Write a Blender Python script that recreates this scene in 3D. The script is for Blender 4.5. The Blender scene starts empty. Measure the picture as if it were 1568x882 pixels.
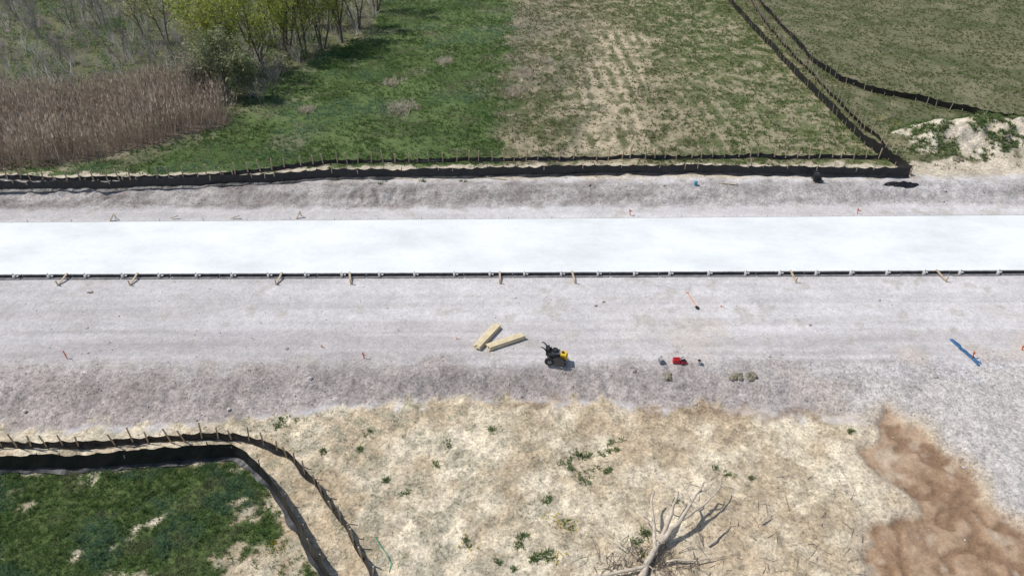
import bpy, math, numpy as np, random
from mathutils import Vector, Matrix
rng=np.random.default_rng(7); random.seed(7)
D=bpy.data; scene=bpy.context.scene
# ------------------------------------------------------------ camera
CH=24.5; PITCH=math.radians(36.0); FPX=1568*24/36
cam_d=D.cameras.new("camera"); cam=D.objects.new("camera",cam_d); scene.collection.objects.link(cam)
cam.location=(0,0,CH); cam.rotation_euler=(math.pi/2-PITCH,0,0)
cam_d.lens=24; cam_d.sensor_width=36; cam_d.clip_end=6000; cam_d.clip_start=0.5
scene.camera=cam
# ------------------------------------------------------------ noise
def _h(ix,iy,s):
    n=(ix.astype(np.int64)*374761393+iy.astype(np.int64)*668265263+s*974634777)&0xFFFFFFFF
    n=((n^(n>>13))*1274126177)&0xFFFFFFFF
    n=((n^(n>>15))*1103515245)&0xFFFFFFFF
    return ((n^(n>>16))&0xFFFF)/65535.0
def vn(x,y,s=0):
    x=np.asarray(x,float);y=np.asarray(y,float)
    x0=np.floor(x);y0=np.floor(y);fx=x-x0;fy=y-y0
    fx=fx*fx*(3-2*fx);fy=fy*fy*(3-2*fy)
    a=_h(x0,y0,s);b=_h(x0+1,y0,s);c=_h(x0,y0+1,s);d=_h(x0+1,y0+1,s)
    return (a*(1-fx)+b*fx)*(1-fy)+(c*(1-fx)+d*fx)*fy
def fbm(x,y,sc,o=4,s=0,sy=None):
    sy=sc if sy is None else sy
    t=0;a=1;n=0;f=1.0
    for i in range(o):
        t=t+a*vn(x*f/sc+i*17.3+s*3.1,y*f/sy+i*9.7,s+i*13); n+=a;a*=0.5;f*=2.03
    return t/n
def rfbm(x,y,sc,o=4,s=0):
    return fbm(x*.8-y*.6,x*.6+y*.8,sc,o,s)
def ss(a,b,x):
    t=np.clip((x-a)/(b-a),0,1); return t*t*(3-2*t)
SL=0.009
TX=[-60,-26,-17,-12,-9,-3,2,8,14,20,60]
TV=[22.8,23.3,23.4,24.2,25.0,25.1,24.9,24.3,23.9,23.4,23]
def toe(X): return np.interp(X,TX,TV)+(fbm(X,X*0,2.2,4,5)-.5)*0.9
def h0(X,Y):
    X=np.asarray(X,float);Y=np.asarray(Y,float)
    v=Y-SL*X
    te=toe(X); crest=27.0+(fbm(X,X*0,5,2,8)-.5)*0.8
    drop=np.interp(X,[-30,0,14,22,40],[1.15,0.9,0.7,0.3,0.2])
    t=np.clip((v-te)/(crest-te),0,1)
    t=t*t*(3-2*t)
    z=-drop*(1-t)
    gate=ss(.35,.65,fbm(X,X*0,6,2,22))
    rill=np.abs(fbm(X+0.5*v+.8*vn(v*1.1,X*.4,3),v,1.7,4,21,4.0)-.5)*2
    bank=np.exp(-((t-.4)/.35)**2)*ss(24,10,X)
    z=z-0.15*bank*(1-ss(0,.25,rill))*(.25+.75*gate)
    fz=ss(43.6,46.3,v)
    z=z+0.62*fz
    rill2=np.abs(fbm(X-0.5*v+.9*vn(v*.9,X*.3,4),v,2.1,4,31,6.0)-.5)*2
    g2=ss(.35,.6,fbm(X,X*0,9,2,32))*np.interp(X,[-25,0,20],[1,.7,.35])
    z=z-0.28*np.exp(-((v-45.0)/.9)**2)*(1-ss(0,.22,rill2))*g2
    z=z+ss(47,50,v)*(-0.2)+ss(50,140,v)*(-0.6)
    rough=np.where(v<te+.5,0.2,0.0)+0.12*bank+np.where(v>43.6,0.12,0)+np.where(v>48,.12,0)
    z=z+rough*(rfbm(X,Y,1.6,4,41)-.5)
    z=z+(np.exp(-((v-45.0)/1.2)**2)*.19+bank*.19+np.where(v<te,.12,0))*(rfbm(X,Y,.42,2,43)-.5)
    z=z+0.02*(fbm(X,Y,.5,2,47,.2)-.5)
    return z
def Pz(x,y,z):
    dx=(x-784)/FPX; dy=(441-y)/FPX
    c,s=math.cos(PITCH),math.sin(PITCH)
    d=(dx, c+dy*s, -s+dy*c)
    t=(z-CH)/d[2]
    return np.array([d[0]*t,d[1]*t,z])
def P(x,y,f=h0,dz=0.0):
    z=0.0
    for i in range(5):
        p=Pz(x,y,z); z=float(f(p[0:1],p[1:2])[0])
    p=Pz(x,y,z); p[2]+=dz
    return p
def poly(px): return np.array([P(a,b)[:2] for a,b in px])
def sdp(pg,X,Y):
    X=np.asarray(X,float);Y=np.asarray(Y,float)
    ins=np.zeros(X.shape,bool); dm=np.full(X.shape,1e9)
    n=len(pg)
    for i in range(n):
        x0,y0=pg[i];x1,y1=pg[(i+1)%n]
        ex,ey=x1-x0,y1-y0; L=ex*ex+ey*ey+1e-9
        t=np.clip(((X-x0)*ex+(Y-y0)*ey)/L,0,1)
        dm=np.minimum(dm,np.hypot(X-x0-t*ex,Y-y0-t*ey))
        c=((y0>Y)!=(y1>Y))
        with np.errstate(divide='ignore',invalid='ignore'):
            xi=x0+(Y-y0)*ex/(ey if abs(ey)>1e-9 else 1e-9)
        ins^=(c&(X<xi))
    return np.where(ins,dm,-dm)
mud_pg=poly([(1312,690),(1350,672),(1340,640),(1362,628),(1388,645),(1412,652),(1448,690),(1488,718),(1500,765),(1530,782),(1585,812),(1660,850),(1660,960),(1320,960),(1335,868),(1322,812),(1372,792),(1418,785),(1385,752),(1350,730)])
mud_n=lambda X,Y:(rfbm(X,Y,.8,5,55)-.5)*.8+(rfbm(X,Y,.25,2,56)-.5)*.25
mound_c=P(1500,222)
def h(X,Y):
    X=np.asarray(X,float);Y=np.asarray(Y,float)
    z=h0(X,Y)
    sel=(X>8)&(Y<27)
    if sel.any():
        s=sdp(mud_pg,X,Y)+mud_n(X,Y)
        z=z-np.where(sel,0.16*ss(-.25,.2,s),0)
        ch=np.abs(rfbm(X,Y,1.7,3,57)-.5)
        z=z-np.where(sel,.12*ss(.06,.0,ch)*ss(0,.6,s),0)
    r=np.hypot((X-mound_c[0])/6.5,(Y-mound_c[1])/3.2)
    z=z+2.3*np.exp(-r**2*1.2)*(0.35+1.3*rfbm(X,Y,1.9,4,61))
    r=np.hypot((X-mound_c[0]-8)/6.5,(Y-mound_c[1]+4)/2.2)
    z=z+1.1*np.exp(-r**2*1.2)*(0.35+1.3*rfbm(X,Y,1.5,4,63))
    return z
def G(x,y,dz=0.0): return P(x,y,h,dz)
# polygons
brush_pg=poly([(-400,-100),(640,-100),(585,0),(560,45),(470,95),(400,130),(350,165),(340,195),(235,225),(130,250),(0,263),(-400,280)])
reed_pg=poly([(-500,165),(0,158),(120,150),(250,135),(335,140),(352,190),(235,222),(130,247),(0,262),(-500,285)])
green_pg=poly([(640,-100),(585,0),(560,45),(470,95),(400,130),(350,165),(340,195),(235,225),(130,250),(0,263),(-400,282),(-400,300),(760,300),(770,200),(778,100),(784,0),(784,-100)])
olive_pg=poly([(1110,-60),(1130,0),(1180,60),(1250,130),(1310,195),(1352,240),(1395,262),(1700,262),(2600,262),(2600,-60)])
lot_pg=poly([(-400,735),(0,724),(190,714),(370,706),(392,730),(430,790),(470,850),(500,895),(540,990),(-400,1200)])
rg_pg=poly([(1270,600),(1330,640),(1400,640),(1445,682),(1500,740),(1560,790),(1700,900),(2000,1000),(2200,600),(1700,560)])
straw_pg=poly([(872,265),(885,110),(930,40),(1000,60),(985,130),(985,265)])
def pg(m,X,Y,w=.3,a=1.0,sc=1.0,s=0):
    return ss(-w,w,sdp(m,X,Y)+(rfbm(X,Y,sc,4,s)-.5)*2*a)
def zones(X,Y):
    v=Y-SL*X
    te=toe(X)
    z={}
    z['near']=ss(.25,-.25,v-te-.1+(rfbm(X,Y,.8,4,101)-.5)*2.0)
    z['toe']=np.exp(-((v-te+(rfbm(X,Y,.8,4,120)-.5)*1.6)/.28)**2)*ss(.35,.6,fbm(X,Y,3,3,121))
    z['far']=ss(46.5,47.6,v+(rfbm(X,Y,.7,3,102)-.5)*1.4)
    z['field']=ss(49.5,50.2,v+(rfbm(X,Y,.9,4,103)-.5)*2.2+np.interp(X,[-40,-22,-12,30],[1.6,1.4,.1,.1]))
    z['brush']=pg(brush_pg,X,Y,.5,1.2,2.0,104)
    z['reed']=pg(reed_pg,X,Y,.3,.6,1.5,105)
    z['green']=pg(green_pg,X,Y,1.0,2.6,2.0,106)
    z['olive']=pg(olive_pg,X,Y,.5,.8,1.6,107)
    z['lot']=pg(lot_pg,X,Y,.2,.5,.8,108)
    z['rg']=pg(rg_pg,X,Y,.4,1.3,1.2,109)
    z['mud']=ss(-.22,.22,sdp(mud_pg,X,Y)+mud_n(X,Y))*(X>8)
    z['straw']=pg(straw_pg,X,Y,1.4,2.0,2.5,111)
    r=np.hypot((X-mound_c[0])/7.5,(Y-mound_c[1])/4.0); r=np.minimum(r,np.hypot((X-mound_c[0]-8)/7.5,(Y-mound_c[1]+4)/3.0))
    z['mound']=ss(1.1,.85,r+(rfbm(X,Y,1.1,4,112)-.5)*.9)
    z['bank']=ss(te,te+.4,v)*ss(27.9,26.1,v+(rfbm(X,Y,1.2,3,113)-.5)*1.6)
    z['berm']=ss(43.4,44.2,v+(rfbm(X,Y,1.2,3,114)-.5)*.9)*ss(47.0,46.0,v+(rfbm(X,Y,1.0,3,115)-.5)*1.6)
    z['lotg']=ss(.32,.44,rfbm(X,Y,1.1,5,211)+np.interp(X,[-26,-20,-14,-12,-9],[.07,.10,.09,.01,-.13]))
    z['mg']=ss(.47,.57,rfbm(X,Y,1.3,4,230)+np.interp(X,[mound_c[0]-7,mound_c[0]-1,mound_c[0]+4],[.08,.0,-.2]))
    return z,v
def C(*a): return np.array(a,float)
def mx(c,d,f):
    f=np.asarray(f)[...,None]
    return c*(1-f)+d*f
def ground_color(X,Y):
    z,v=zones(X,Y)
    n1=rfbm(X,Y,6,4,201);n2=rfbm(X,Y,1.2,4,202);n3=rfbm(X,Y,.35,2,203)
    st=fbm(X,v,9,4,204,.35); st2=fbm(X,v,14,3,205,1.3)
    g=mx(C(.475,.44,.425),C(.615,.585,.57),ss(.3,.7,.5*st+.5*st2))
    g=mx(g,C(.64,.615,.60),ss(27.5,33,v)*.4)
    g=g*(1-.12*ss(8,-26,X))[...,None]
    g=g*(.88+.24*n2)[...,None]*(.93+.14*n3)[...,None]
    for tv in (27.6,28.4,29.8,30.6,31.9):
        w=np.exp(-((v-tv-.25*np.sin(X*.06+tv))/.13)**2)*ss(.35,.6,fbm(X,v,6,2,int(tv*10)))
        g=g*(1-.10*w)[...,None]
    g=mx(g,C(.58,.49,.39),ss(.5,.72,rfbm(X,Y,2.5,4,207))*ss(0,15,X)*ss(33,29,v)*.5)
    g=mx(g,C(.42,.385,.33),ss(.66,.76,rfbm(X,Y,.9,3,217))*.5)
    bank=mx(C(.33,.275,.24),C(.52,.46,.42),n2); bank=bank*(.72+.56*n3)[...,None]
    g=mx(g,bank,z['bank']*np.interp(X,[-30,0,10,18,25],[.95,.8,.7,.45,.1]))
    berm=mx(C(.265,.23,.21),C(.48,.44,.41),ss(.3,.7,.5*n2+.5*fbm(X,v,3,3,208,.5)))*(.8+.4*n3)[...,None]
    g=mx(g,berm,z['berm']*np.interp(X,[-25,10,30],[.95,.85,.5]))
    # sand
    s=mx(C(.54,.43,.29),C(.77,.67,.50),ss(.3,.64,.4*n1+.6*n2))
    s=s*(.74+.52*n3)[...,None]
    s=mx(s,C(.42,.335,.225),ss(.56,.70,rfbm(X,Y,.7,4,219))*.6)
    s=mx(s,C(.40,.375,.275),ss(.48,.64,rfbm(X,Y,.6,4,209))*ss(9,-6,X)*.6)
    s=mx(s,C(.72,.635,.49),pg(mud_pg,X,Y,1.5,1.0,1.5,311)*.5*ss(8,13,X))
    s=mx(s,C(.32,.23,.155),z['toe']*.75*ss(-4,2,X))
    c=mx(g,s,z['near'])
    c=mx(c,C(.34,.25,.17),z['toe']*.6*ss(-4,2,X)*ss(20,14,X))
    c=mx(c,mx(C(.50,.455,.415),C(.64,.595,.55),n2)*(.85+.3*n3)[...,None],z['rg'])
    sm=sdp(mud_pg,X,Y)+mud_n(X,Y)
    c=mx(c,C(.56,.46,.34),ss(-1.1,.0,sm)*.75*ss(12,15,X))
    mud=mx(C(.34,.225,.14),C(.43,.31,.21),ss(.35,.65,.6*n1+.4*n2))
    ch=np.abs(rfbm(X,Y,1.7,3,57)-.5)
    mud=mx(mud,C(.22,.135,.08),ss(.075,.02,ch)*.75)
    mud=mx(mud,C(.25,.16,.10),ss(.53,.60,rfbm(X,Y,.9,5,210))*.6)
    mud=mx(mud,C(.54,.45,.34),ss(.62,.70,rfbm(X,Y,1.2,5,220))*.5)
    c=mx(c,mud*(.93+.14*n3)[...,None],z['mud'])
    lot=mx(C(.07,.105,.035),C(.13,.17,.06),n2)
    c=mx(c,lot,z['lot']*z['lotg'])
    s2=mx(C(.46,.39,.30),C(.68,.60,.46),n2)*(.75+.5*n3)[...,None]
    c=mx(c,s2,z['far'])
    # dry field
    rows=.5+.5*np.sin((X+.02*Y)*2*math.pi/1.35+1.6*(rfbm(X,Y,7,2,212)-.5))
    rows=.5+(rows-.5)*ss(.35,.6,fbm(X,Y,2.5,3,222,6))*.9
    gx=ss(11,22,X)
    f=mx(C(.12,.13,.06),C(.235,.21,.13),ss(.25,.75,.45*n1+.4*n2+.15*rows))
    f=mx(f,mx(C(.10,.135,.05),C(.19,.20,.09),n2),gx*.7)
    f=mx(f,C(.45,.375,.26),ss(.50,.64,.6*rfbm(X,Y,1.0,4,213)+.14*rows+.26*rfbm(X,Y,7,2,214)+.03)*.6)
    f=mx(f,C(.54,.45,.31),z['straw']*ss(.42,.58,.65*rfbm(X,Y,.9,4,215)+.35*rows)*.9)
    f=mx(f,C(.25,.22,.17),ss(9,1,np.abs(X-2.5))*ss(.4,.6,fbm(X,Y,4,4,216,8))*.6)
    gr=mx(C(.07,.11,.035),C(.13,.18,.065),ss(.3,.7,.5*n1+.5*n2))
    gr=mx(gr,C(.21,.20,.13),ss(.56,.74,rfbm(X,Y,3.5,4,217))*.6)
    ol=mx(C(.105,.12,.055),C(.18,.175,.10),ss(.3,.7,.6*n1+.4*n2))
    ol=mx(ol,C(.30,.26,.17),ss(.52,.72,rfbm(X,Y,1.5,4,218))*.5)
    f=mx(f,gr,z['green']); f=mx(f,ol,z['olive'])
    f=mx(f,mx(C(.10,.11,.05),C(.21,.20,.12),n2),z['brush'])
    f=mx(f,C(.20,.16,.12),z['reed'])
    c=mx(c,f,z['field'])
    mo=mx(C(.50,.42,.31),C(.72,.65,.53),n2)*(.7+.6*n3)[...,None]
    mo=mx(mo,C(.17,.19,.09),z['mg']*.8)
    c=mx(c,mo,z['mound'])
    al=.45+.55*z['near']+.55*z['bank']+.5*z['berm']+.3*z['rg']+.5*z['field']+.5*z['far']-.5*z['mud']
    return np.clip(c,.01,.9),np.clip(al,.15,1)
# ------------------------------------------------------------ materials
def newmat(n):
    m=D.materials.new(n); m.use_nodes=True; nt=m.node_tree; nt.nodes.clear()
    out=nt.nodes.new('ShaderNodeOutputMaterial'); return m,nt,out
def L(nt,a,b): nt.links.new(a,b)
def noise(nt,vec,sc,det=4,ro=.6):
    n=nt.nodes.new('ShaderNodeTexNoise'); n.inputs['Scale'].default_value=sc; n.inputs['Detail'].default_value=det; n.inputs['Roughness'].default_value=ro
    L(nt,vec,n.inputs['Vector']); return n.outputs['Fac']
def mrange(nt,v,a,b,c,d):
    n=nt.nodes.new('ShaderNodeMapRange'); L(nt,v,n.inputs[0])
    for i,x in enumerate((a,b,c,d)): n.inputs[i+1].default_value=x
    return n.outputs[0]
def mth(nt,op,a,b):
    n=nt.nodes.new('ShaderNodeMath'); n.operation=op
    for i,x in enumerate((a,b)):
        if isinstance(x,(int,float)): n.inputs[i].default_value=x
        else: L(nt,x,n.inputs[i])
    return n.outputs[0]
def vscale(nt,c,f):
    n=nt.nodes.new('ShaderNodeVectorMath'); n.operation='SCALE'; L(nt,c,n.inputs[0]); L(nt,f,n.inputs['Scale']); return n.outputs[0]
def simple(name,col,rough=.7,var=.25,sc=4,metal=0,bump=.0,stretch=(1,1,1)):
    m,nt,out=newmat(name)
    b=nt.nodes.new('ShaderNodeBsdfPrincipled'); tc=nt.nodes.new('ShaderNodeTexCoord'); mp=nt.nodes.new('ShaderNodeMapping')
    mp.inputs['Scale'].default_value=stretch; L(nt,tc.outputs['Object'],mp.inputs[0])
    f=noise(nt,mp.outputs[0],sc,5)
    rgb=nt.nodes.new('ShaderNodeRGB'); rgb.outputs[0].default_value=(*col,1)
    L(nt,vscale(nt,rgb.outputs[0],mrange(nt,f,.3,.7,1-var,1+var)),b.inputs['Base Color'])
    b.inputs['Roughness'].default_value=rough; b.inputs['Metallic'].default_value=metal
    if bump:
        bp=nt.nodes.new('ShaderNodeBump'); bp.inputs['Strength'].default_value=bump; bp.inputs['Distance'].default_value=.03
        L(nt,f,bp.inputs['Height']); L(nt,bp.outputs[0],b.inputs['Normal'])
    L(nt,b.outputs[0],out.inputs[0]); return m
def vegmat(name,trans=.5):
    m,nt,out=newmat(name)
    at=nt.nodes.new('ShaderNodeAttribute'); at.attribute_name='Col'
    d=nt.nodes.new('ShaderNodeBsdfDiffuse'); t=nt.nodes.new('ShaderNodeBsdfTranslucent'); mxs=nt.nodes.new('ShaderNodeMixShader')
    mxs.inputs[0].default_value=trans
    tc=nt.nodes.new('ShaderNodeTexCoord'); f=noise(nt,tc.outputs['Object'],1.5,4)
    c=vscale(nt,at.outputs['Color'],mrange(nt,f,.3,.7,.85,1.15))
    L(nt,c,d.inputs[0]); L(nt,c,t.inputs[0]); L(nt,d.outputs[0],mxs.inputs[1]); L(nt,t.outputs[0],mxs.inputs[2]); L(nt,mxs.outputs[0],out.inputs[0]); return m
M_veg=vegmat('foliage'); M_dry=vegmat('dry_stalks',.35)
M_wood=simple('weathered_stake_wood',(.50,.40,.29),.8,.3,9)
M_lum=simple('pale_lumber',(.68,.57,.36),.7,.14,3,stretch=(1,1,6))
M_fab=simple('black_geotextile',(.013,.013,.015),.5,.5,3,bump=.6)
M_steel=simple('dusty_form_steel',(.10,.095,.09),.6,.5,3)
M_flange=simple('form_flange',(.36,.34,.33),.7,.4,3)
M_pin=simple('steel_pin_dusty',(.62,.60,.57),.6,.2,5)
M_black=simple('black_rubber',(.015,.015,.016),.6,.3,6)
M_engine=simple('engine_metal',(.10,.10,.105),.45,.3,8,metal=.5)
M_yel=simple('yellow_paint',(.75,.48,.02),.4,.1,6)
M_red=simple('red_plastic',(.55,.02,.03),.4,.1,6)
M_grey=simple('grey_plastic',(.20,.22,.25),.5,.2,6)
M_blue=simple('blue_pipe',(.04,.13,.27),.45,.3,4)
M_teal=simple('teal_bucket',(.06,.28,.40),.4,.2,6)
M_org=simple('orange_paint',(.70,.16,.05),.6,.1,6)
M_dead=simple('deadwood',(.50,.43,.34),.85,.3,6)
M_bark=simple('bark',(.15,.12,.095),.9,.35,5)
M_greyb=simple('grey_twig',(.30,.27,.24),.9,.3,5)
M_hose=simple('green_hose',(.03,.28,.16),.5,.2,5)
# slab
M_slab,nt,out=newmat('cured_concrete')
b=nt.nodes.new('ShaderNodeBsdfPrincipled'); tc=nt.nodes.new('ShaderNodeTexCoord'); mp=nt.nodes.new('ShaderNodeMapping'); mp.inputs['Scale'].default_value=(.5,1.0,1); mp.inputs['Rotation'].default_value=(0,0,.25); L(nt,tc.outputs['Object'],mp.inputs[0])
f1=noise(nt,mp.outputs[0],.35,6,.62); f2=noise(nt,tc.outputs['Object'],3,4)
k=mth(nt,'MULTIPLY',mrange(nt,f1,.30,.62,.80,1.0),mrange(nt,f2,.3,.7,.96,1.02))
rgb=nt.nodes.new('ShaderNodeRGB'); rgb.outputs[0].default_value=(.80,.825,.805,1)
L(nt,vscale(nt,rgb.outputs[0],k),b.inputs['Base Color']); b.inputs['Roughness'].default_value=.8; L(nt,b.outputs[0],out.inputs[0])
# ground
M_gnd,nt,out=newmat('ground_soil_gravel')
b=nt.nodes.new('ShaderNodeBsdfPrincipled'); tc=nt.nodes.new('ShaderNodeTexCoord'); oc=tc.outputs['Object']
at=nt.nodes.new('ShaderNodeAttribute'); at.attribute_name='Col'
fa=noise(nt,oc,8,5,.8); fb=noise(nt,oc,2.6,5,.7)
vo=nt.nodes.new('ShaderNodeTexVoronoi'); vo.inputs['Scale'].default_value=7; L(nt,oc,vo.inputs['Vector'])
sep=nt.nodes.new('ShaderNodeSeparateColor'); L(nt,vo.outputs['Color'],sep.inputs[0])
k=mth(nt,'MULTIPLY',mrange(nt,fa,.28,.72,-.55,.55),at.outputs['Alpha'])
k2=mth(nt,'MULTIPLY',mrange(nt,fb,.3,.7,-.18,.18),at.outputs['Alpha'])
k3=mth(nt,'MULTIPLY',mrange(nt,sep.outputs[0],0,1,-.16,.16),at.outputs['Alpha'])
k=mth(nt,'ADD',mth(nt,'ADD',k,k2),mth(nt,'ADD',k3,1.0))
L(nt,vscale(nt,at.outputs['Color'],k),b.inputs['Base Color']); b.inputs['Roughness'].default_value=.95; b.inputs['Specular IOR Level'].default_value=.1
bp=nt.nodes.new('ShaderNodeBump'); bp.inputs['Distance'].default_value=.07; L(nt,at.outputs['Alpha'],bp.inputs['Strength'])
hh=mth(nt,'ADD',fa,mth(nt,'MULTIPLY',fb,1.5)); L(nt,hh,bp.inputs['Height']); L(nt,bp.outputs[0],b.inputs['Normal'])
L(nt,b.outputs[0],out.inputs[0])
# ------------------------------------------------------------ mesh helpers
def link(o,parent=None):
    scene.collection.objects.link(o)
    if parent is not None: o.parent=parent
    return o
def np_mesh(name,V,F,mat,Ccol=None,parent=None,smooth=False,alpha=None):
    V=np.ascontiguousarray(V,np.float32);F=np.ascontiguousarray(F,np.int32)
    k=F.shape[1]; me=D.meshes.new(name)
    me.vertices.add(len(V)); me.vertices.foreach_set('co',V.ravel())
    me.loops.add(F.size); me.loops.foreach_set('vertex_index',F.ravel())
    me.polygons.add(len(F)); me.polygons.foreach_set('loop_start',np.arange(len(F),dtype=np.int32)*k)
    try: me.polygons.foreach_set('loop_total',np.full(len(F),k,np.int32))
    except Exception: pass
    me.polygons.foreach_set('use_smooth',np.full(len(F),smooth))
    me.update(calc_edges=True)
    if Ccol is not None:
        ca=me.color_attributes.new('Col','FLOAT_COLOR','POINT')
        cc=np.ones((len(V),4),np.float32); cc[:,:3]=Ccol
        if alpha is not None: cc[:,3]=alpha
        ca.data.foreach_set('color',cc.ravel())
    me.materials.append(mat)
    return link(D.objects.new(name,me),parent)
class MB:
    def __init__(s): s.v=[];s.f=[];s.m=[]
    def add(s,vs,fs,m):
        o=len(s.v); s.v+= [tuple(map(float,p)) for p in vs]; s.f+=[tuple(i+o for i in f) for f in fs]; s.m+=[m]*len(fs)
    def beam(s,p0,p1,w,hh,m=0,bev=0.0,roll=0.0):
        p0=Vector(p0);p1=Vector(p1);d=(p1-p0).normalized()
        up=Vector((0,0,1)) if abs(d.z)<.95 else Vector((0,1,0))
        r=d.cross(up).normalized(); u=r.cross(d).normalized()
        a,b=w/2,hh/2; c=min(a,b)*.15 if not bev else bev
        prof=[(-a+c,-b),(a-c,-b),(a,-b+c),(a,b-c),(a-c,b),(-a+c,b),(-a,b-c),(-a,-b+c)]
        vs=[p0+r*x+u*y for x,y in prof]+[p1+r*x+u*y for x,y in prof]
        fs=[(i,(i+1)%8,8+(i+1)%8,8+i) for i in range(8)]+[tuple(range(7,-1,-1)),tuple(range(8,16))]
        s.add(vs,fs,m)
    def tube(s,pts,rad,n=6,m=0,cap=True):
        pts=[Vector(p) for p in pts]; vs=[];fs=[]
        for i,p in enumerate(pts):
            d=(pts[min(i+1,len(pts)-1)]-pts[max(i-1,0)]).normalized()
            up=Vector((0,0,1)) if abs(d.z)<.9 else Vector((1,0,0))
            r=d.cross(up).normalized();u=r.cross(d)
            R=rad[i] if hasattr(rad,'__len__') else rad
            for k in range(n):
                a=2*math.pi*k/n; vs.append(p+(r*math.cos(a)+u*math.sin(a))*R)
        for i in range(len(pts)-1):
            for k in range(n): fs.append((i*n+k,i*n+(k+1)%n,(i+1)*n+(k+1)%n,(i+1)*n+k))
        if cap: fs.append(tuple(range(n-1,-1,-1))); fs.append(tuple(range((len(pts)-1)*n,len(pts)*n)))
        s.add(vs,fs,m)
    def obj(s,name,mats,parent=None,smooth=False):
        me=D.meshes.new(name); me.from_pydata(s.v,[],s.f)
        for m in mats: me.materials.append(m)
        me.polygons.foreach_set('material_index',s.m)
        if smooth: me.polygons.foreach_set('use_smooth',[True]*len(s.f))
        me.update(); return link(D.objects.new(name,me),parent)
# ------------------------------------------------------------ ground sheet
def grow(a,b,s0,g):
    o=[];x=a;s=s0
    while x<b: o.append(x);x+=s;s*=g
    return o
xs=np.arange(-38,38,.14); ro=np.array(grow(38,2500,.16,1.04)); xs=np.concatenate([-ro[::-1],xs[1:],ro])
ys=np.concatenate([-np.array(grow(-13.5,1500,.3,1.25))[::-1],np.arange(13.7,50,.12),np.array(grow(50,3500,.14,1.014))])
ys=np.unique(ys)
XX,YY=np.meshgrid(xs,ys); XF=XX.ravel();YF=YY.ravel()
ZF=h(XF,YF); Cg,Al=ground_color(XF,YF)
nx,ny=len(xs),len(ys)
I=(np.arange(ny-1)[:,None]*nx+np.arange(nx-1)[None,:]).ravel()
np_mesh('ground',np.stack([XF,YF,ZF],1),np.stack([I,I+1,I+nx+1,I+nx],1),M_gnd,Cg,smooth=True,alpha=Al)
print('ground verts',len(XF))
# ------------------------------------------------------------ slab & forms
ZT=.24
nA=Pz(0,420,ZT);nB=Pz(1568,413.5,ZT);fA=Pz(0,341,ZT);fB=Pz(1568,329.5,ZT)
def ext(a,b,X): t=(X-a[0])/(b[0]-a[0]); return Vector((X,a[1]+(b[1]-a[1])*t,0))
def nE(X,z=0,o=0): p=ext(nA,nB,X); return Vector((p.x,p.y-o,z))
def fE(X,z=0,o=0): p=ext(fA,fB,X); return Vector((p.x,p.y+o,z))
mb=MB(); Xs=np.linspace(-130,130,105)
for i in range(len(Xs)-1):
    a,b2=Xs[i],Xs[i+1]
    n0,n1,f0,f1_=nE(a,ZT),nE(b2,ZT),fE(a,ZT),fE(b2,ZT)
    mb.add([n0,n1,f1_,f0],[(0,1,2,3)],0)
    mb.add([nE(a,-.05),nE(b2,-.05),n1,n0],[(0,1,2,3)],0)
    mb.add([fE(b2,-.05),fE(a,-.05),f0,f1_],[(0,1,2,3)],0)
mb.obj('concrete_road_slab',[M_slab])
mb=MB()
X=-125.0
while X<125:
    x0=X+.02;x1=X+3.0; j=random.uniform(-.015,.015)
    mb.beam(nE(x0,ZT-.005,.035+j),nE(x1,ZT-.005,.035+j),.06,.02,1,bev=.004)
    mb.beam(nE(x0,ZT/2,.02+j),nE(x1,ZT/2,.02+j),.02,ZT-.03,0,bev=.003)
    mb.beam(nE(x0,.03,.13+j),nE(x1,.03,.13+j),.19,.03,0,bev=.005)
    mb.beam(nE(x0,.055,.24+j),nE(x1,.055,.24+j),.05,.06,1,bev=.005)
    X+=3.05
X=-124.0
while X<124:
    px=X+random.uniform(-.12,.12)
    mb.beam(nE(px-.06,.14,.13),nE(px+.06,.14,.13),.22,.22,2)
    mb.tube([nE(px,-.05,.14),nE(px+.01,.42,.15)],.028,6,2)
    mb.beam(nE(px+.12,.16,.10),nE(px+.24,.16,.10),.12,.06,2)
    X+=2.27
mb.obj('steel_road_form',[M_steel,M_flange,M_pin])
mb=MB()
X=-120.
while X<120:
    mb.beam(fE(X+.02,ZT/2,.03),fE(X+3.0,ZT/2,.03),.04,ZT-.02,0,bev=.004)
    mb.tube([fE(X+.8,0,.1),fE(X+.8,.42,.11)],.022,5,1)
    X+=3.05
mb.obj('steel_road_form',[M_steel,M_pin])
for xpx,dx in ((105,-4),(212,-3),(432,-3),(535,5),(765,1),(876,3),(1212,2),(1437,5)):
    mb=MB()
    c=Pz(xpx,418,ZT); X0=c[0]; dd=dx*.05
    a=nE(X0,ZT+.06,.0); g=nE(X0+dd,.03,.95)
    mb.beam(a,g,.12,.05,0)
    mb.beam(g+Vector((-.04,.12,-.2)),g+Vector((.0,.02,.36)),.07,.05,0)
    mb.obj('wooden_form_brace',[M_wood])
for xpx,ypx in ((172,336),(268,334),(362,334),(457,332)):
    mb=MB(); c=Pz(xpx,ypx,0.1)
    if xpx in(172,457):
        mb.beam((c[0]-.15,c[1]-.1,0),(c[0]+.15,c[1]+.12,.5),.13,.05,0); mb.beam((c[0]+.1,c[1]+.3,0),(c[0]+.12,c[1]+.2,.35),.05,.04,0)
    else: mb.beam((c[0]-.3,c[1],.1),(c[0]+.2,c[1]+.1,.25),.1,.05,0)
    mb.obj('wooden_form_brace',[M_wood])
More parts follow.
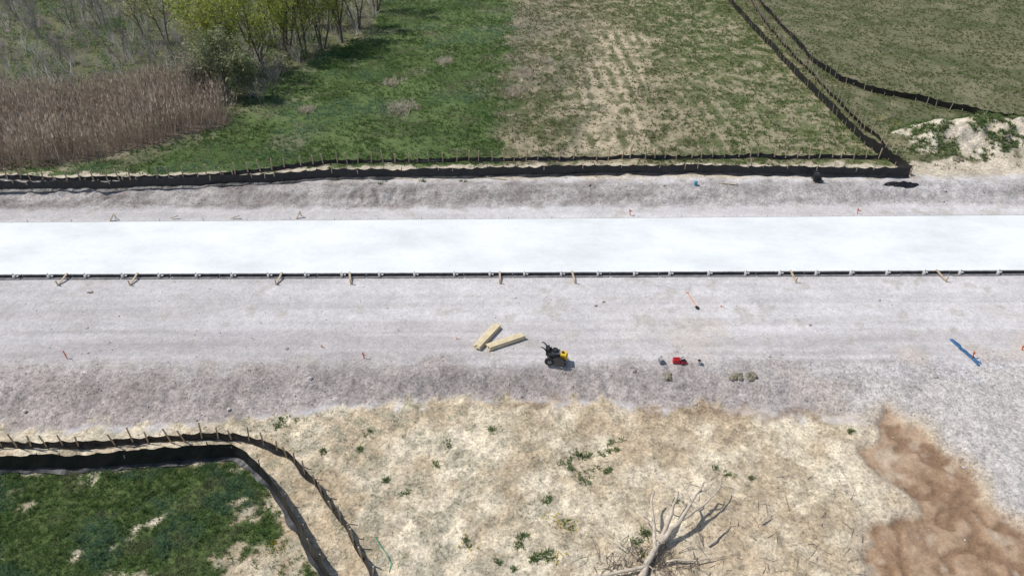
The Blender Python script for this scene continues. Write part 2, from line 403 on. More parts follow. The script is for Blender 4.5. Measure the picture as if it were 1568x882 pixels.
# ------------------------------------------------------------ silt fences
def resample(pts,step):
    pts=np.array(pts); d=np.r_[0,np.cumsum(np.hypot(*np.diff(pts[:,:2],axis=0).T))]
    n=max(2,int(d[-1]/step)); t=np.linspace(0,d[-1],n+1)
    x=np.interp(t,d,pts[:,0]);y=np.interp(t,d,pts[:,1])
    for _ in range(4):
        x[1:-1]=x[:-2]*.25+x[1:-1]*.5+x[2:]*.25; y[1:-1]=y[:-2]*.25+y[1:-1]*.5+y[2:]*.25
    return np.stack([x,y],1)
def fence(pxs,hgt,stake_side,seed,stake_h=.95,flap=.25,sp=1.0,sw_=.045):
    R=random.Random(seed)
    pts=[G(a,b)[:2] for a,b in pxs]
    q=resample(pts,sp/6)
    z=h(q[:,0],q[:,1]); mb=MB()
    T=np.gradient(q,axis=0); T/=np.linalg.norm(T,axis=1)[:,None]+1e-9
    Nn=np.stack([T[:,1],-T[:,0]],1)
    n=len(q); cols=[]
    L1=np.linspace(0,n*sp/6,n)
    hg=hgt*(.82+.36*fbm(L1,L1*0,2.5,4,seed))
    sw=(fbm(L1,L1*0,2,3,seed+3)-.5)*.3
    for i in range(n):
        ph=(i%6)/6; sag=math.sin(ph*math.pi)
        H_=hg[i]-sag*.13*(.2+vn(L1[i]/sp,0,seed))
        bulge=sag*.07
        base=np.array([q[i,0],q[i,1],z[i]])
        N=np.array([Nn[i,0],Nn[i,1],0])
        fl=flap*(.4+1.2*vn(L1[i]*1.3,3.3,seed))
        c=[base+N*(fl+sw[i])+[0,0,.03+.06*vn(L1[i]*2,8,seed)], base+N*(.08+sw[i])+[0,0,.16], base+N*(bulge+sw[i]*.8)+[0,0,H_*.55], base+N*(.0+sw[i]*.6)+[0,0,H_]]
        cols.append(c)
    vs=[p for c in cols for p in c]
    fs=[(i*4+k,(i+1)*4+k,(i+1)*4+k+1,i*4+k+1) for i in range(n-1) for k in range(3)]
    mb.add(vs,fs,0)
    for i in range(0,n,6):
        if R.random()<.05: continue
        i2=min(n-1,max(0,i+R.choice((-1,0,0,1))))
        base=Vector((q[i2,0],q[i2,1],z[i2])); N=Vector((Nn[i2,0],Nn[i2,1],0)); t=Vector((T[i2,0],T[i2,1],0))
        off=N*(stake_side*.06+sw[i2]*.6)
        tilt=t*R.uniform(-.14,.14)+N*R.uniform(-.12,.12)
        hh=stake_h*R.uniform(.8,1.15)
        mb.beam(base+off-Vector((0,0,.1)),base+off+tilt+Vector((0,0,hh)),sw_,sw_*.8,1)
    return mb.obj('silt_fence',[M_fab,M_wood],smooth=False)
fence([(-160,294),(0,292),(110,290),(250,287),(400,281),(520,273),(640,272),(760,270),(900,267),(1060,266),(1240,269),(1390,271)],.80,-1,11,stake_h=.85,flap=.3,sw_=.06)
fence([(-160,277),(0,275),(90,279),(200,277),(330,273),(450,258),(510,252),(640,250),(900,246),(1100,243),(1350,244)],.42,1,12,stake_h=1.05,flap=.1,sp=.95,sw_=.08)
fence([(1392,270),(1375,258),(1352,244),(1320,222),(1270,172),(1215,115),(1160,55),(1113,3),(1085,-40)],.95,1,13,stake_h=.9,flap=.4)
fence([(1368,250),(1350,225),(1300,178),(1255,132),(1205,78),(1165,30),(1130,-30)],.5,-1,14,stake_h=1.1,flap=.15,sw_=.07)
fence([(1700,200),(1525,184),(1470,172),(1400,156),(1330,142),(1285,126),(1245,98),(1215,65),(1165,10),(1140,-30)],.75,1,15,stake_h=.95,flap=.2,sw_=.06)
fence([(-200,717),(0,720),(70,717),(190,713),(290,705),(352,699),(375,703),(395,722),(430,770),(468,825),(515,910)],.98,-1,16,stake_h=.95,flap=.25)
fence([(-200,688),(0,687),(120,684),(270,676),(360,672),(400,680),(445,700),(490,752),(530,810),(585,910)],.5,1,17,stake_h=1.0,flap=.12,sp=.8,sw_=.06)
# ------------------------------------------------------------ tufts
def tufts(name,X,Y,hg,wd,B,lean,col,mat=M_veg,z=None,rad=.5,parent=None):
    N=len(X); z=h(X,Y) if z is None else z
    hg=np.broadcast_to(hg,(N,)); wd=np.broadcast_to(wd,(N,))
    a=rng.uniform(0,2*np.pi,(N,B)); r=rng.uniform(0,1,(N,B))**.7*hg[:,None]*rad
    bx=X[:,None]+np.cos(a)*r*.6; by=Y[:,None]+np.sin(a)*r*.6
    ln=rng.uniform(.2,1,(N,B))*lean*hg[:,None]; H_=hg[:,None]*rng.uniform(.5,1.1,(N,B))
    tx=bx+np.cos(a)*ln; ty=by+np.sin(a)*ln
    a2=a+np.pi/2+rng.normal(0,.5,(N,B)); wx=np.cos(a2)*wd[:,None]; wy=np.sin(a2)*wd[:,None]
    zz=np.broadcast_to(z[:,None],(N,B))-.02
    V=np.stack([np.stack([bx-wx,by-wy,zz],-1),np.stack([bx+wx,by+wy,zz],-1),np.stack([tx,ty,zz+H_],-1)],2).reshape(-1,3)
    c=np.broadcast_to(col[:,None,:],(N,B,3))*rng.uniform(.75,1.3,(N,B,1))
    Cc=np.repeat(c.reshape(-1,3),3,axis=0)
    F=np.arange(len(V)).reshape(-1,3)
    return np_mesh(name,V,F,mat,Cc,parent)
def scat(n,x0,x1,y0,y1,prob):
    X=rng.uniform(x0,x1,n);Y=rng.uniform(y0,y1,n)
    k=np.abs(X)<Y*.95+8; X=X[k];Y=Y[k]
    p=prob(X,Y); k=rng.uniform(0,1,len(X))<p
    return X[k],Y[k]
def pick(n,cols,w):
    i=rng.choice(len(cols),n,p=np.array(w)/sum(w)); return np.array(cols,float)[i]
zc=lambda X,Y:zones(X,Y)[0]
def pr(X,Y): z=zc(X,Y); return z['green']*z['field']*(1-z['brush'])*(.3+.7*ss(.35,.6,rfbm(X,Y,2.5,3,301)))
X,Y=scat(60000,-60,4,47,115,pr)
n=rfbm(X,Y,6,4,302)
col=mx(pick(len(X),[(.095,.165,.05),(.14,.215,.07),(.17,.24,.10),(.30,.29,.18)],[4,4,2,1]),C(.20,.30,.18),ss(.5,.66,n)*.8)
col=mx(col,C(.32,.30,.19),ss(.56,.68,rfbm(X,Y,3,4,312))*.6)
tufts('meadow_grass',X,Y,rng.uniform(.12,.34,len(X))*(.7+.6*rfbm(X,Y,3,3,313)),.035,7,1.1,col)
def pr(X,Y): z=zc(X,Y); r=.5+.5*np.sin((X+.02*Y)*2*math.pi/1.35); return z['field']*(1-z['green'])*(1-z['olive'])*(1-z['mound'])*(.12+.8*ss(.4,.6,rfbm(X,Y,1.2,4,303))+.12*r)*(1-.6*z['straw'])
X,Y=scat(60000,-4,50,47,115,pr)
col=pick(len(X),[(.12,.18,.05),(.17,.21,.09),(.30,.26,.17),(.42,.36,.25),(.24,.19,.14)],[4,3.2,2,1,1.5])
col=mx(col,C(.15,.22,.07),ss(11,20,X)*.6)
tufts('field_grass',X,Y,rng.uniform(.1,.3,len(X)),.035,6,1.1,col)
def pr(X,Y): z=zc(X,Y); return z['field']*z['olive']*(1-z['mound'])*(.25+.7*ss(.3,.65,rfbm(X,Y,1.9,4,304)))
X,Y=scat(60000,12,105,47,115,pr)
col=pick(len(X),[(.12,.17,.05),(.165,.195,.08),(.25,.24,.14),(.36,.31,.21)],[4,4,2,1])
tufts('field_grass',X,Y,rng.uniform(.1,.28,len(X)),.04,6,1.1,col)
def pr(X,Y): z=zc(X,Y); return z['mound']*z['mg']*.9
X,Y=scat(30000,mound_c[0]-12,mound_c[0]+18,47,66,pr)
tufts('mound_weeds',X,Y,rng.uniform(.1,.3,len(X)),.045,7,1.3,pick(len(X),[(.13,.20,.06),(.18,.24,.10),(.26,.28,.16)],[4,3,1.5]))
def pr(X,Y):
    z=zc(X,Y); return z['lot']*(.15+.85*z['lotg'])
X,Y=scat(46000,-40,-3,12,25,pr)
n=rfbm(X,Y,1.6,4,305)
col=mx(pick(len(X),[(.09,.16,.045),(.13,.22,.07),(.16,.25,.09),(.27,.26,.15)],[4,4,2,1]),C(.15,.25,.16),ss(.48,.64,n)*.75)
col=mx(col,C(.26,.25,.15),ss(.58,.68,rfbm(X,Y,1.3,4,314))*.6)
tufts('verge_grass',X,Y,rng.uniform(.06,.2,len(X))*(.5+1.0*n),.017,9,1.2,col)
# weeds
cl=[(432,645,.7),(885,700,.6),(905,732,.8),(880,715,.6),(935,672,.4),(1108,725,.35),(745,655,.3),(620,755,.3),(835,765,.35),(800,830,.45),(870,805,.4),(840,850,.6),(815,862,.6),(805,820,.4),(990,820,.5),(680,680,.25),(560,660,.25),(492,690,.3),(720,835,.25),(548,690,.25),(670,712,.2),(1035,770,.3),(975,838,.5),(760,860,.25),(330,690,.3),(650,276,.4),(710,277,.3),(585,280,.3),(1370,232,.8),(1150,730,.2),(1300,660,.2),(590,740,.2),(940,690,.3),(912,700,.3)]
WX=[];WY=[]
for a,b,r in cl:
    p=G(a,b); n=int(60*r*r+8)
    for k in range(int(2+3*r)):
        m=max(3,n//int(2+3*r)); cx,cy=rng.normal(0,r*.45,2); q=r*rng.uniform(.12,.4)
        WX.append(p[0]+cx+rng.normal(0,q,m)); WY.append(p[1]+cy*.9+rng.normal(0,q*.8,m))
WX=np.concatenate(WX);WY=np.concatenate(WY)
tufts('weed_plants',WX,WY,rng.uniform(.05,.19,len(WX)),.026,9,1.4,pick(len(WX),[(.13,.20,.07),(.18,.25,.10),(.25,.29,.16)],[4,3,2]))
def pr(X,Y): z=zc(X,Y); return z['near']*(1-z['lot'])*(1-z['mud'])*(1-z['rg'])*(.04+.8*ss(.47,.61,rfbm(X,Y,.6,4,209))*ss(10,-5,X)+.25*ss(.58,.7,rfbm(X,Y,.8,4,306)))
X,Y=scat(30000,-16,20,12,26,pr)
tufts('sparse_weeds',X,Y,rng.uniform(.04,.10,len(X)),.012,6,1.4,pick(len(X),[(.22,.24,.13),(.32,.29,.19),(.16,.21,.09),(.42,.36,.25)],[3,3,1.5,2]))
def pr(X,Y): v=Y-SL*X; return np.exp(-((v-50.6)/.5)**2)*.5*ss(.45,.65,rfbm(X,Y,1.2,3,307))+np.exp(-((v-48.9)/.9)**2)*.12*ss(.5,.65,rfbm(X,Y,1.2,3,308))
X,Y=scat(16000,-42,45,46,52,pr)
tufts('sparse_weeds',X,Y,rng.uniform(.1,.28,len(X)),.03,6,1.0,pick(len(X),[(.13,.20,.06),(.19,.22,.10),(.38,.33,.22)],[3,3,2]))
for a,b,r in ((615,165,1.3),(800,115,1.6),(790,140,1.2),(600,128,.8),(835,95,1.0),(680,95,.8),(470,170,.6)):
    p=G(a,b); n=int(110*r); X=p[0]+rng.normal(0,r*.55,n);Y=p[1]+rng.normal(0,r*.7,n)
    tufts('dry_grass_clump',X,Y,rng.uniform(.2,.5,n),.03,8,1.0,pick(n,[(.64,.58,.46),(.54,.47,.36),(.42,.36,.28)],[2,2,1]),M_dry)
for a,b in ((870,803),(842,852),(425,832),(850,795),(715,833),(1345,182),(1370,190)):
    p=G(a,b); n=14; X=p[0]+rng.normal(0,.25,n);Y=p[1]+rng.normal(0,.22,n)
    tufts('dandelion_flowers',X,Y,.12,.035,4,.5,np.tile(C(.62,.50,.02),(n,1)))
# ------------------------------------------------------------ rocks
def rocks(name,X,Y,sz,col,mat=M_veg):
    t=(1+5**.5)/2
    v=np.array([(-1,t,0),(1,t,0),(-1,-t,0),(1,-t,0),(0,-1,t),(0,1,t),(0,-1,-t),(0,1,-t),(t,0,-1),(t,0,1),(-t,0,-1),(-t,0,1)])/1.9
    f=np.array([(0,11,5),(0,5,1),(0,1,7),(0,7,10),(0,10,11),(1,5,9),(5,11,4),(11,10,2),(10,7,6),(7,1,8),(3,9,4),(3,4,2),(3,2,6),(3,6,8),(3,8,9),(4,9,5),(2,4,11),(6,2,10),(8,6,7),(9,8,1)])
    N=len(X); V=v[None]*rng.uniform(.7,1.25,(N,12,1))*sz[:,None,None]*rng.uniform([.7,.7,.4],[1.2,1.2,.9],(N,3))[:,None,:]
    V=V+np.stack([X,Y,h(X,Y)+sz*.2],1)[:,None,:]
    F=(f[None]+12*np.arange(N)[:,None,None]).reshape(-1,3)
    return np_mesh(name,V.reshape(-1,3),F,mat,np.repeat(col,12,axis=0))
M_st=vegmat('stones',0.0)
def pr(X,Y): z,v=zones(X,Y); g=(1-z['near'])*(v<34.8)*.12+z['bank']*.7+z['berm']*.7+z['rg']*.5+z['near']*.12+z['mound']*.6; return g*(1-z['mud']*.6)*(1-z['lot'])*(1-((v>34.7)&(v<43)))*(v<55)
X,Y=scat(26000,-45,45,12,53,pr)
rocks('scattered_stones',X,Y,rng.uniform(.015,.05,len(X))*(1+2*(rng.uniform(0,1,len(X))>.975)),pick(len(X),[(.50,.46,.43),(.38,.34,.31),(.62,.58,.54),(.28,.23,.19)],[3,2,2,1.0]),M_st)
for a,b,s in ((138,448,.10),(1022,577,.24),(1125,579,.26),(1132,573,.15),(1150,577,.24),(925,462,.10),(912,468,.08),(1480,215,.35),(1545,205,.3)):
    p=G(a,b); k=9; X=p[0]+rng.normal(0,s*.5,k);Y=p[1]+rng.normal(0,s*.4,k)
    rocks('gravel_clod',X,Y,rng.uniform(.4,.8,k)*s,np.tile(C(.24,.215,.16),(k,1)),M_st)
# ------------------------------------------------------------ reeds
def pr(X,Y): z=zc(X,Y); return z['reed']*ss(.15,.45,rfbm(X,Y,2.2,3,310))
X,Y=scat(52000,-80,-18,48,75,pr)
N=len(X); z=h(X,Y); hg=rng.uniform(1.6,3.0,N)*(.65+.6*rfbm(X,Y,3,3,311)); lx=rng.normal(.12,.2,N)*hg;ly=rng.normal(0,.15,N)*hg; a=rng.uniform(0,np.pi,N); w=rng.uniform(.012,.03,N)
b0=np.stack([X,Y,z],1); tp=np.stack([X+lx,Y+ly,z+hg],1); wv=np.stack([np.cos(a)*w,np.sin(a)*w,0*w],1)
pl=tp-(tp-b0)*.16+wv*3.0; pl2=tp-(tp-b0)*.16-wv*3.0
V=np.stack([b0-wv,b0+wv,tp,pl,pl2,tp],1).reshape(-1,3); F=np.arange(len(V)).reshape(-1,3)
col=pick(N,[(.38,.31,.24),(.47,.39,.31),(.30,.24,.19),(.56,.48,.39)],[4,3,3,1.2]); c6=np.repeat(col[:,None,:],6,1); c6[:,3:]*=1.1
np_mesh('reed_bed',V,F,M_dry,c6.reshape(-1,3))
# ------------------------------------------------------------ brush thicket
def pr(X,Y): z=zc(X,Y); return z['brush']*(1-z['reed'])
X,Y=scat(3600,-125,-10,60,150,pr); Zb=h(X,Y)
V_=[];C_=[]
for i in range(len(X)):
    s=rng.uniform(.4,1.2); k=int(75*s); kind=vn(X[i]/7,Y[i]/7,320)
    d=rng.normal(0,1,(k,3)); d/=np.linalg.norm(d,axis=1)[:,None]; d*=rng.uniform(.4,1.1,(k,1)); d[:,2]=np.abs(d[:,2])
    p=np.array([X[i],Y[i],Zb[i]])+d*[s*1.1,s*1.1,s*1.3]
    o1=rng.normal(0,.13,(k,3));o2=rng.normal(0,.13,(k,3))
    V_.append(np.stack([p,p+o1,p+o2],1).reshape(-1,3))
    r=rng.uniform()
    c=C(.20,.28,.12) if r<.6*(.35+1.4*kind)+.16 else (C(.40,.35,.31) if r<.86 else C(.28,.29,.18))
    C_.append(np.repeat(c*rng.uniform(.6,1.35,(k,1)),3,axis=0))
V_=np.concatenate(V_);C_=np.concatenate(C_)
np_mesh('shrub_thicket',V_,np.arange(len(V_)).reshape(-1,3),M_veg,C_)
X,Y=scat(3200,-125,-10,58,150,pr)
N=len(X);B=12
z=h(X,Y); hg=rng.uniform(1.0,2.8,N)
a=rng.uniform(0,2*np.pi,(N,B)); ln=rng.uniform(.1,.6,(N,B))*hg[:,None]; H_=rng.uniform(.6,1.05,(N,B))*hg[:,None]
b0=np.stack([X[:,None]+rng.normal(0,.15,(N,B)),Y[:,None]+rng.normal(0,.15,(N,B)),np.broadcast_to(z[:,None],(N,B))],-1)
tp=b0+np.stack([np.cos(a)*ln,np.sin(a)*ln,H_],-1); a2=rng.uniform(0,6.28,(N,B)); wv=np.stack([np.cos(a2)*.03,np.sin(a2)*.03,0*a2],-1)
mid=(b0+tp)/2; tp2=mid+(tp-mid)*.8+rng.normal(0,.3,(N,B,3))
V=np.stack([b0-wv,b0+wv,tp,mid-wv*.7,mid+wv*.7,tp2],2).reshape(-1,3)
col=pick(N,[(.46,.41,.37),(.36,.31,.28),(.66,.61,.56)],[3,2.5,2.5])
np_mesh('bare_twig_brush',V,np.arange(len(V)).reshape(-1,3),M_dry,np.repeat(np.repeat(col,B,0),6,0))
# ------------------------------------------------------------ trees
def tree(name,px,py,H_,seed,leaf,ln,spread=.45,mat=M_bark,stems=3,lsz=.12):
    R=random.Random(seed); rg=np.random.default_rng(seed)
    p0=Vector(G(px,py)); mb=MB(); tips=[]
    def br(p,d,l,r,lev):
        n=4 if lev<2 else 3; pts=[p];rad=[r]; dd=d.copy()
        for i in range(n):
            dd=(dd+Vector((R.gauss(0,.13),R.gauss(0,.13),R.gauss(.05,.08)))).normalized()
            pts.append(pts[-1]+dd*l/n); rad.append(r*(1-.75*(i+1)/n))
        mb.tube(pts,rad,5 if lev==0 else 3,0,cap=False)
        if lev>=1: tips.extend([(q,lev) for q in pts[1:]])
        if lev<3:
            k=[10,5,3][lev]
            for j in range(k):
                t=R.uniform(.15,1.0); i=min(int(t*n),n-1); f=t*n-i
                q=pts[i].lerp(pts[i+1],f); az=R.uniform(0,2*math.pi); el=R.uniform(.35,.9)
                nd=(Vector((math.cos(az),math.sin(az),0))*math.cos(el)+Vector((0,0,math.sin(el)))).normalized()
                nd=(nd*.75+dd*.35).normalized()
                br(q,nd,l*R.uniform(.32,.5)*(1.15-.4*t if lev==0 else 1),max(r*(1-.75*t)*.55,.012),lev+1)
    for s_ in range(stems):
        a=R.uniform(0,6.28); lean=R.uniform(.05,spread) if stems>1 else .04
        br(p0+Vector((math.cos(a)*.3*(stems>1),math.sin(a)*.3*(stems>1),-.1)),Vector((math.cos(a)*lean,math.sin(a)*lean,1)).normalized(),H_*R.uniform(.75,1),H_*.013,0)
    o=mb.obj(name,[mat])
    if ln>0:
        T=np.array([tuple(t[0]) for t in tips]); i=rg.integers(0,len(T),ln)
        p=T[i]+rg.normal(0,.25,(ln,3)); o1=rg.normal(0,lsz,(ln,3));o2=rg.normal(0,lsz,(ln,3))
        V=np.stack([p,p+o1,p+(o1+o2),p+o2],1).reshape(-1,3)
        cc=np.array(leaf)*rg.uniform(.65,1.35,(ln,1)); cc[:,0]*=rg.uniform(.85,1.15,ln)
        np_mesh('leaves',V,np.arange(len(V)).reshape(-1,4),M_veg,np.repeat(cc,4,0),parent=o)
    return o
yg=(.37,.42,.10); gg=(.33,.36,.20); og=(.42,.43,.17)
for i,(x,y,H_,lf,ln,st,mt) in enumerate([
 (345,150,5.6,gg,3600,4,M_greyb),(385,150,4.3,gg,3000,4,M_greyb),(312,152,4.5,(.36,.34,.25),2400,4,M_greyb),(370,118,9,yg,3400,3,M_bark),(405,112,8.5,yg,3400,3,M_bark),(340,105,9,og,3600,3,M_bark),(325,125,6.5,og,2800,3,M_greyb),
 (440,92,10,yg,3800,3,M_bark),(468,82,9,og,3000,2,M_bark),(495,76,10,yg,3600,3,M_bark),(525,64,10,yg,3200,3,M_bark),(548,45,9,og,3200,3,M_bark),(575,20,9,yg,3400,3,M_bark),(315,75,9,yg,2800,2,M_bark),(420,60,10,yg,3400,2,M_bark),(380,65,10,og,3200,2,M_bark),(470,40,10,yg,3200,2,M_bark),(255,70,8,og,1500,2,M_bark),(225,60,8,og,900,2,M_greyb)]):
    tree('deciduous_tree',x,y,H_,50+i,lf,ln,.3,mt,st,.085)
for i,(x,y,H_) in enumerate([(60,60,5),(110,45,6),(160,50,6),(190,95,4.5),(30,30,6),(285,120,5),(420,140,3.2),(400,160,2.5),(90,100,3.5),(235,110,4.5),(140,20,6)]):
    tree('bare_tree',x,y,H_,90+i,yg,0,.4,M_greyb,3)
# ------------------------------------------------------------ brush pile / deadwood
def branch(mb,pts,r0,r1,n=7,m=0):
    q=[]
    for (x,y,z) in pts: g=G(x,y); p=Vector(Pz(x,y,g[2]+z)); q.append(p)
    o=[q[0]]
    for a,b in zip(q[:-1],q[1:]):
        for k in (.33,.66): o.append(a.lerp(b,k)+Vector((random.gauss(0,.03),random.gauss(0,.03),random.gauss(0,.02))))
        o.append(b)
    mb.tube(o,[r0+(r1-r0)*(i/(len(o)-1))**.8 for i in range(len(o))],n,m)
    return o
mb=MB()
for pts,r0,r1 in [
 ([(980,890,.1),(998,850,.3),(1018,812,.5),(1030,775,.7),(1038,752,.8)],.16,.05),
 ([(1000,850,.3),(1002,810,.6),(998,775,.9),(1002,752,1.0)],.11,.035),
 ([(1010,830,.4),(1040,800,.7),(1058,770,1.0),(1078,738,1.2)],.13,.035),
 ([(1045,795,.7),(1075,775,.8),(1098,752,.9),(1105,735,.9)],.08,.02),
 ([(1058,770,1.0),(1050,750,1.2),(1056,735,1.3)],.06,.015),
 ([(1068,755,1.0),(1085,748,1.1),(1092,738,1.1)],.05,.015),
 ([(880,884,.1),(930,880,.2),(985,868,.3),(1000,850,.3)],.05,.09),
 ([(1002,800,.6),(985,790,.6),(978,775,.7)],.04,.01),
 ([(1030,775,.7),(1015,765,.8),(1012,750,.9)],.05,.015),
 ([(1020,860,.2),(1070,858,.2),(1108,852,.1)],.05,.015),
 ([(1085,835,.1),(1100,822,.1),(1118,803,.1)],.06,.02),
 ([(1165,800,.1),(1175,790,.25),(1180,782,.3)],.04,.015),
 ([(1225,840,.05),(1240,858,.05),(1262,872,.05)],.03,.01),
 ([(1230,800,.02),(1260,850,.02),(1300,882,.02)],.015,.008)]:
    o=branch(mb,pts,r0,r1)
    for k in range(int(1+r0*14)):
        a=random.choice(o[2:]); d=Vector((random.gauss(0,.6),random.gauss(.2,.6),random.uniform(0,.7))).normalized()*random.uniform(.15,.6)
        mb.tube([a,a+d*.5+Vector((random.gauss(0,.05),0,.03)),a+d],[r0*.2+.006,r0*.12+.005,.004],4,0)
mb.obj('dead_branch_pile',[M_dead],smooth=True)
mb=MB()
for k in range(110):
    p=Vector(G(random.gauss(985,40),random.gauss(860,16))); a=random.uniform(0,6.28); l=random.uniform(.3,1.1)
    d=Vector((math.cos(a),math.sin(a),random.uniform(0,.35)))*l
    mb.tube([p+Vector((0,0,.03)),p+d*.5+Vector((0,0,.1+random.gauss(0,.04))),p+d+Vector((0,0,.03))],[.016,.012,.005],4,0)
for k in range(70):
    p=Vector(G(random.uniform(1040,1320),random.uniform(730,880))); a=random.uniform(0,6.28); l=random.uniform(.2,.9)
    d=Vector((math.cos(a),math.sin(a),0))*l
    mb.tube([p+Vector((0,0,.03)),p+d*.5+Vector((random.gauss(0,.06),0,.05)),p+d+Vector((0,0,.02))],[.012,.008,.003],4,0)
mb.obj('twig_litter',[M_bark])
# ------------------------------------------------------------ lumber
def lumber(a,b,w=.36,rows=3,lay=3,seed=1):
    R=random.Random(seed); mb=MB(); p0=Vector(G(*a));p1=Vector(G(*b)); d=(p1-p0).normalized(); s=Vector((d.y,-d.x,0))
    bw=w/rows
    for l in range(lay):
        for r in range(rows):
            o=s*((r-(rows-1)/2)*bw+R.uniform(-.008,.008))+Vector((0,0,.055+l*.085)); e=R.uniform(-.06,.06)
            mb.beam(p0+o+d*e,p1+o+d*(e+R.uniform(-.04,.04)),bw-.008,.08,0,bev=.006)
    return mb.obj('lumber_stack',[M_lum])
lumber((730,535),(762,501),.42,3,3,1); lumber((747,535),(801,517),.38,3,3,2)
# ------------------------------------------------------------ concrete saw
def blk(mb,c,s,m,rot=0):
    c=Vector(c); R=Matrix.Rotation(rot,3,'Z'); d=R@Vector((s[0]/2,0,0)); mb.beam(c-d,c+d,s[1],s[2],m,bev=min(s)*.12)
def wheel(mb,c,r,w,ax,m=0,hub=1):
    c=Vector(c);ax=Vector(ax).normalized()
    mb.tube([c-ax*w/2,c-ax*w*.35,c+ax*w*.35,c+ax*w/2],[r*.85,r,r,r*.85],16,m)
    mb.tube([c-ax*w*.55,c+ax*w*.55],[r*.45,r*.45],10,hub)
mb=MB()
blk(mb,(0,0,.30),(.85,.42,.06),1)
blk(mb,(-.08,0,.52),(.42,.38,.36),1)
mb.tube([(-.08,0,.70),(-.08,0,.80)],[.16,.13],12,0)
blk(mb,(-.30,.12,.62),(.12,.22,.2),0)
blk(mb,(.30,0,.50),(.28,.36,.24),2); blk(mb,(.44,0,.40),(.12,.30,.18),2)
mb.tube([(.28,0,.61),(.28,0,.68)],.06,8,0)
mb.tube([(.1,-.26,.28),(.1,-.31,.28)],[.27,.27],20,1)
mb.tube([(-.2,-.22,.3),(.0,-.30,.55),(.25,-.30,.55),(.4,-.22,.3)],.035,6,0)
for x,y,r in ((.32,.27,.14),(.32,-.24,.12),(-.30,.27,.23),(-.30,-.27,.23)): wheel(mb,(x,y,r),r,.1,(0,1,0),0,3)
for y in (-.18,.18): mb.tube([(-.25,y,.35),(-.45,y,.75),(-.6,y,.98),(-.72,y,1.0)],.028,6,0)
mb.tube([(-.5,-.18,.83),(-.5,.18,.83)],.025,6,0); blk(mb,(-.42,0,.78),(.16,.34,.22),0)
saw=mb.obj('walk_behind_concrete_saw',[M_black,M_engine,M_yel,M_grey]); p=G(852,554); saw.location=p; saw.rotation_euler=(0,0,math.radians(-8)); saw.scale=(1.15,1.15,1.1)
mb=MB(); blk(mb,(0,0,.15),(.36,.24,.28),0); mb.beam((-.13,0,.34),(.13,0,.34),.05,.03,0); mb.beam((-.13,0,.28),(-.13,0,.345),.05,.03,0);mb.beam((.13,0,.28),(.13,0,.345),.05,.03,0)
mb.tube([(.17,0,.24),(.30,0,.36),(.36,0,.38)],[.03,.02,.015],6,1)
o=mb.obj('red_fuel_can',[M_red,M_black]); o.location=G(1035,555)
mb=MB(); blk(mb,(0,0,.09),(.3,.22,.16),0); blk(mb,(0,0,.19),(.24,.2,.04),1); mb.beam((-.08,0,.22),(.08,0,.22),.03,.02,1)
o=mb.obj('red_tool_case',[M_red,M_black]); o.location=G(1046,556); o.rotation_euler=(0,0,.3)
mb=MB(); blk(mb,(0,0,.12),(.22,.3,.24),0); blk(mb,(0,0,.26),(.18,.26,.05),1); mb.tube([(-.06,.1,.28),(-.06,.1,.36),(.06,.1,.36),(.06,.1,.28)],.012,5,2)
o=mb.obj('battery_charger_box',[M_grey,M_flange,M_black]); o.location=G(1012,555); o.rotation_euler=(0,0,.2)
mb=MB(); mb.tube([(0,0,0),(0,0,.24)],[.1,.12],12,0); mb.tube([(.0,0,.2),(0,0,.241)],[.10,.10],12,1)
o=mb.obj('small_bucket',[M_pin,M_black]); o.location=G(1070,557)
mb=MB(); a=Vector(G(1456,521,));b2=Vector(G(1500,560))
s=Vector((.05,.03,0))
for k in range(3):
    o=s*(k-1.0)*1.5; e=random.uniform(-.2,.2)
    pts=[a+o+(b2-a)*(t+e*.1)+Vector((random.gauss(0,.035),random.gauss(0,.035),.05+.01*k)) for t in np.linspace(0,1,9)]
    mb.tube(pts,.036,7,0)
mb.obj('blue_hose_bundle',[M_blue])
mb=MB(); a=Vector(G(1052,449))+Vector((0,0,.05)); b2=Vector(G(1066,470))+Vector((0,0,.08)); d=(b2-a).normalized(); s=Vector((d.y,-d.x,0))
mb.tube([a,b2],.024,6,0); mb.beam(a-s*.08,a+s*.08,.04,.03,0)
vs=[b2-s*.1,b2+s*.1,b2+d*.2+s*.12,b2+d*.32,b2+d*.2-s*.12]; vs=[v+Vector((0,0,-.02)) for v in vs]; mb.add(vs+[v-Vector((0,0,.012)) for v in vs],[(0,1,2,3,4),(9,8,7,6,5)]+[(i,5+i,5+(i+1)%5,(i+1)%5) for i in range(5)],1)
mb.obj('shovel',[simple('orange_handle',(.66,.25,.09),.6,.2,6),M_black])
for x,y,ln in ((103,549,.5),(558,549,.4),(1489,548,.45),(965,330,.5),(1313,328,.45),(493,532,.15),(1104,470,.1),(700,520,.1),(1565,536,.3),(1003,262,.2)):
    mb=MB(); mb.beam((0,0,-.05),(-.05*ln/.4,.02,ln),.05,.04,0); mb.beam((-.05*ln/.4,.02,ln*.6),(-.06*ln/.4,.02,ln*1.02),.06,.045,0)
    mb.add([(-.04,0,ln*.8),(.16,0,ln*.7),(.17,.05,ln*.5),(-.02,0,ln*.62)],[(0,1,2,3)],0)
    o=mb.obj('survey_stake',[M_org,M_wood]); o.location=G(x,y); o.rotation_euler=(0,0,random.uniform(-.6,.6))
mb=MB(); mb.tube([(0,0,0),(0,0,.34)],[.13,.16],14,0); mb.tube([(0,0,.31),(0,0,.36)],[.17,.17],14,0); mb.tube([(-.15,0,.33),(-.1,0,.45),(.1,0,.45),(.15,0,.33)],.01,4,1)
o=mb.obj('blue_bucket',[M_teal,M_pin]); o.location=G(1065,284); o.scale=(.85,.85,.85)
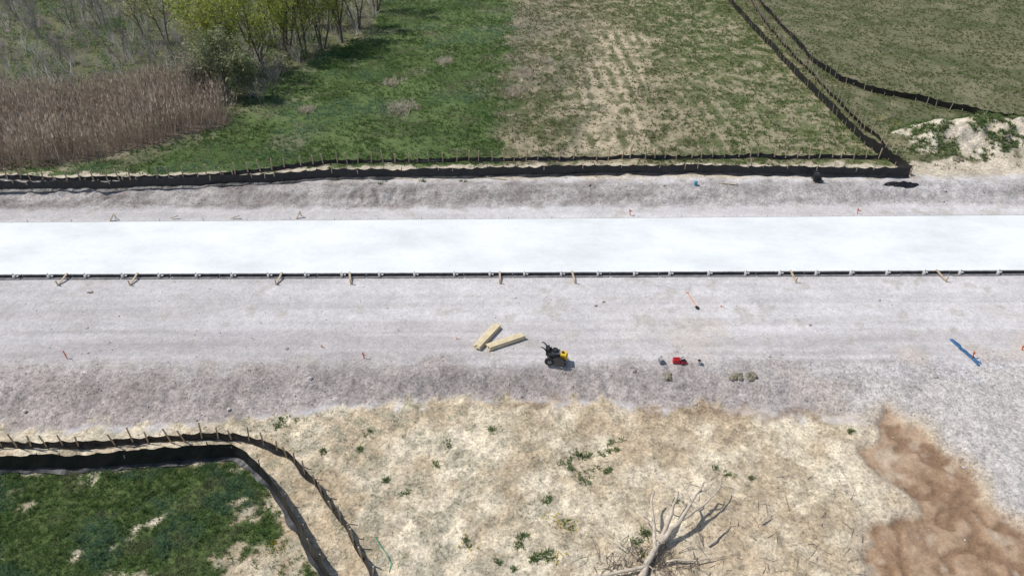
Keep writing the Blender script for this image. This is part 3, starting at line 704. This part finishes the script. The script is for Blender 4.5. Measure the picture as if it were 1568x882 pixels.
def heap(name,x,y,sx,sy,sz,seed,mat):
    p=G(x,y); n=30; U,W=np.meshgrid(np.linspace(-1,1,n),np.linspace(-1,1,n)); r=np.hypot(U,W)
    k=np.clip(1-r**2,0,1)**.6
    ang=np.arctan2(W,U); rr=(.6+.9*fbm(np.cos(ang)*1.5+5,np.sin(ang)*1.5+5,.8,3,seed))
    A=p[0]+U*sx*rr;B=p[1]+W*sy*rr
    Z=h(A.ravel(),B.ravel())+.012+(k*sz*(.2+1.6*np.abs(fbm(U,W,.45,4,seed+5)-.5)*2+.3)).ravel()
    I=(np.arange(n-1)[:,None]*n+np.arange(n-1)[None]).ravel(); Fq=np.stack([I,I+1,I+n+1,I+n],1)
    ok=(r.ravel()[Fq].max(1)<1.05); return np_mesh(name,np.stack([A.ravel(),B.ravel(),Z],1),Fq[ok],mat)
heap('black_tarp_heap',1380,284,1.2,.28,.22,71,M_fab)
mb=MB(); blk(mb,(0,0,.35),(.5,.45,.4),0); blk(mb,(-.05,0,.62),(.3,.3,.16),1); mb.tube([(-.3,-.22,.1),(-.3,-.22,.75),(.3,-.22,.75),(.3,-.22,.1)],.03,6,0);mb.tube([(-.3,.22,.1),(-.3,.22,.75),(.3,.22,.75),(.3,.22,.1)],.03,6,0)
for y in(-.28,.28): wheel(mb,(.2,y,.16),.16,.08,(0,1,0),0,1)
o=mb.obj('portable_generator',[M_black,M_engine]); o.location=G(1249,278)
mb=MB(); branch(mb,[(575,822,.04),(590,845,.04),(600,862,.04),(596,875,.04)],.02,.02,6); mb.obj('green_hose',[M_hose],smooth=True)
mb=MB(); mb.beam(Vector(G(745,273,.05)),Vector(G(775,276,.05)),.1,.04,0); mb.beam(Vector(G(1100,281,.05)),Vector(G(1130,284,.05)),.1,.04,0); mb.obj('loose_boards',[M_wood])
# ------------------------------------------------------------ light
EL=math.radians(56); d=Vector((1,-.25,0)).normalized()*math.cos(EL)+Vector((0,0,-math.sin(EL)))
sd=D.lights.new('sun','SUN'); sd.energy=3.7; sd.angle=math.radians(.5); sd.color=(1,.96,.905)
so=D.objects.new('sun',sd); link(so); so.rotation_euler=d.to_track_quat('-Z','Y').to_euler(); so.location=(-40,20,60)
w=D.worlds.new("World"); scene.world=w; w.use_nodes=True; nt=w.node_tree
sk=nt.nodes.new('ShaderNodeTexSky'); sk.sky_type='NISHITA'; sk.sun_disc=False; sk.sun_elevation=EL; sk.sun_rotation=math.atan2(-d.x,-d.y)
bg=nt.nodes['Background']; nt.links.new(sk.outputs[0],bg.inputs[0]); bg.inputs[1].default_value=.11
scene.view_settings.view_transform='Standard'; scene.view_settings.look='None'; scene.view_settings.exposure=0
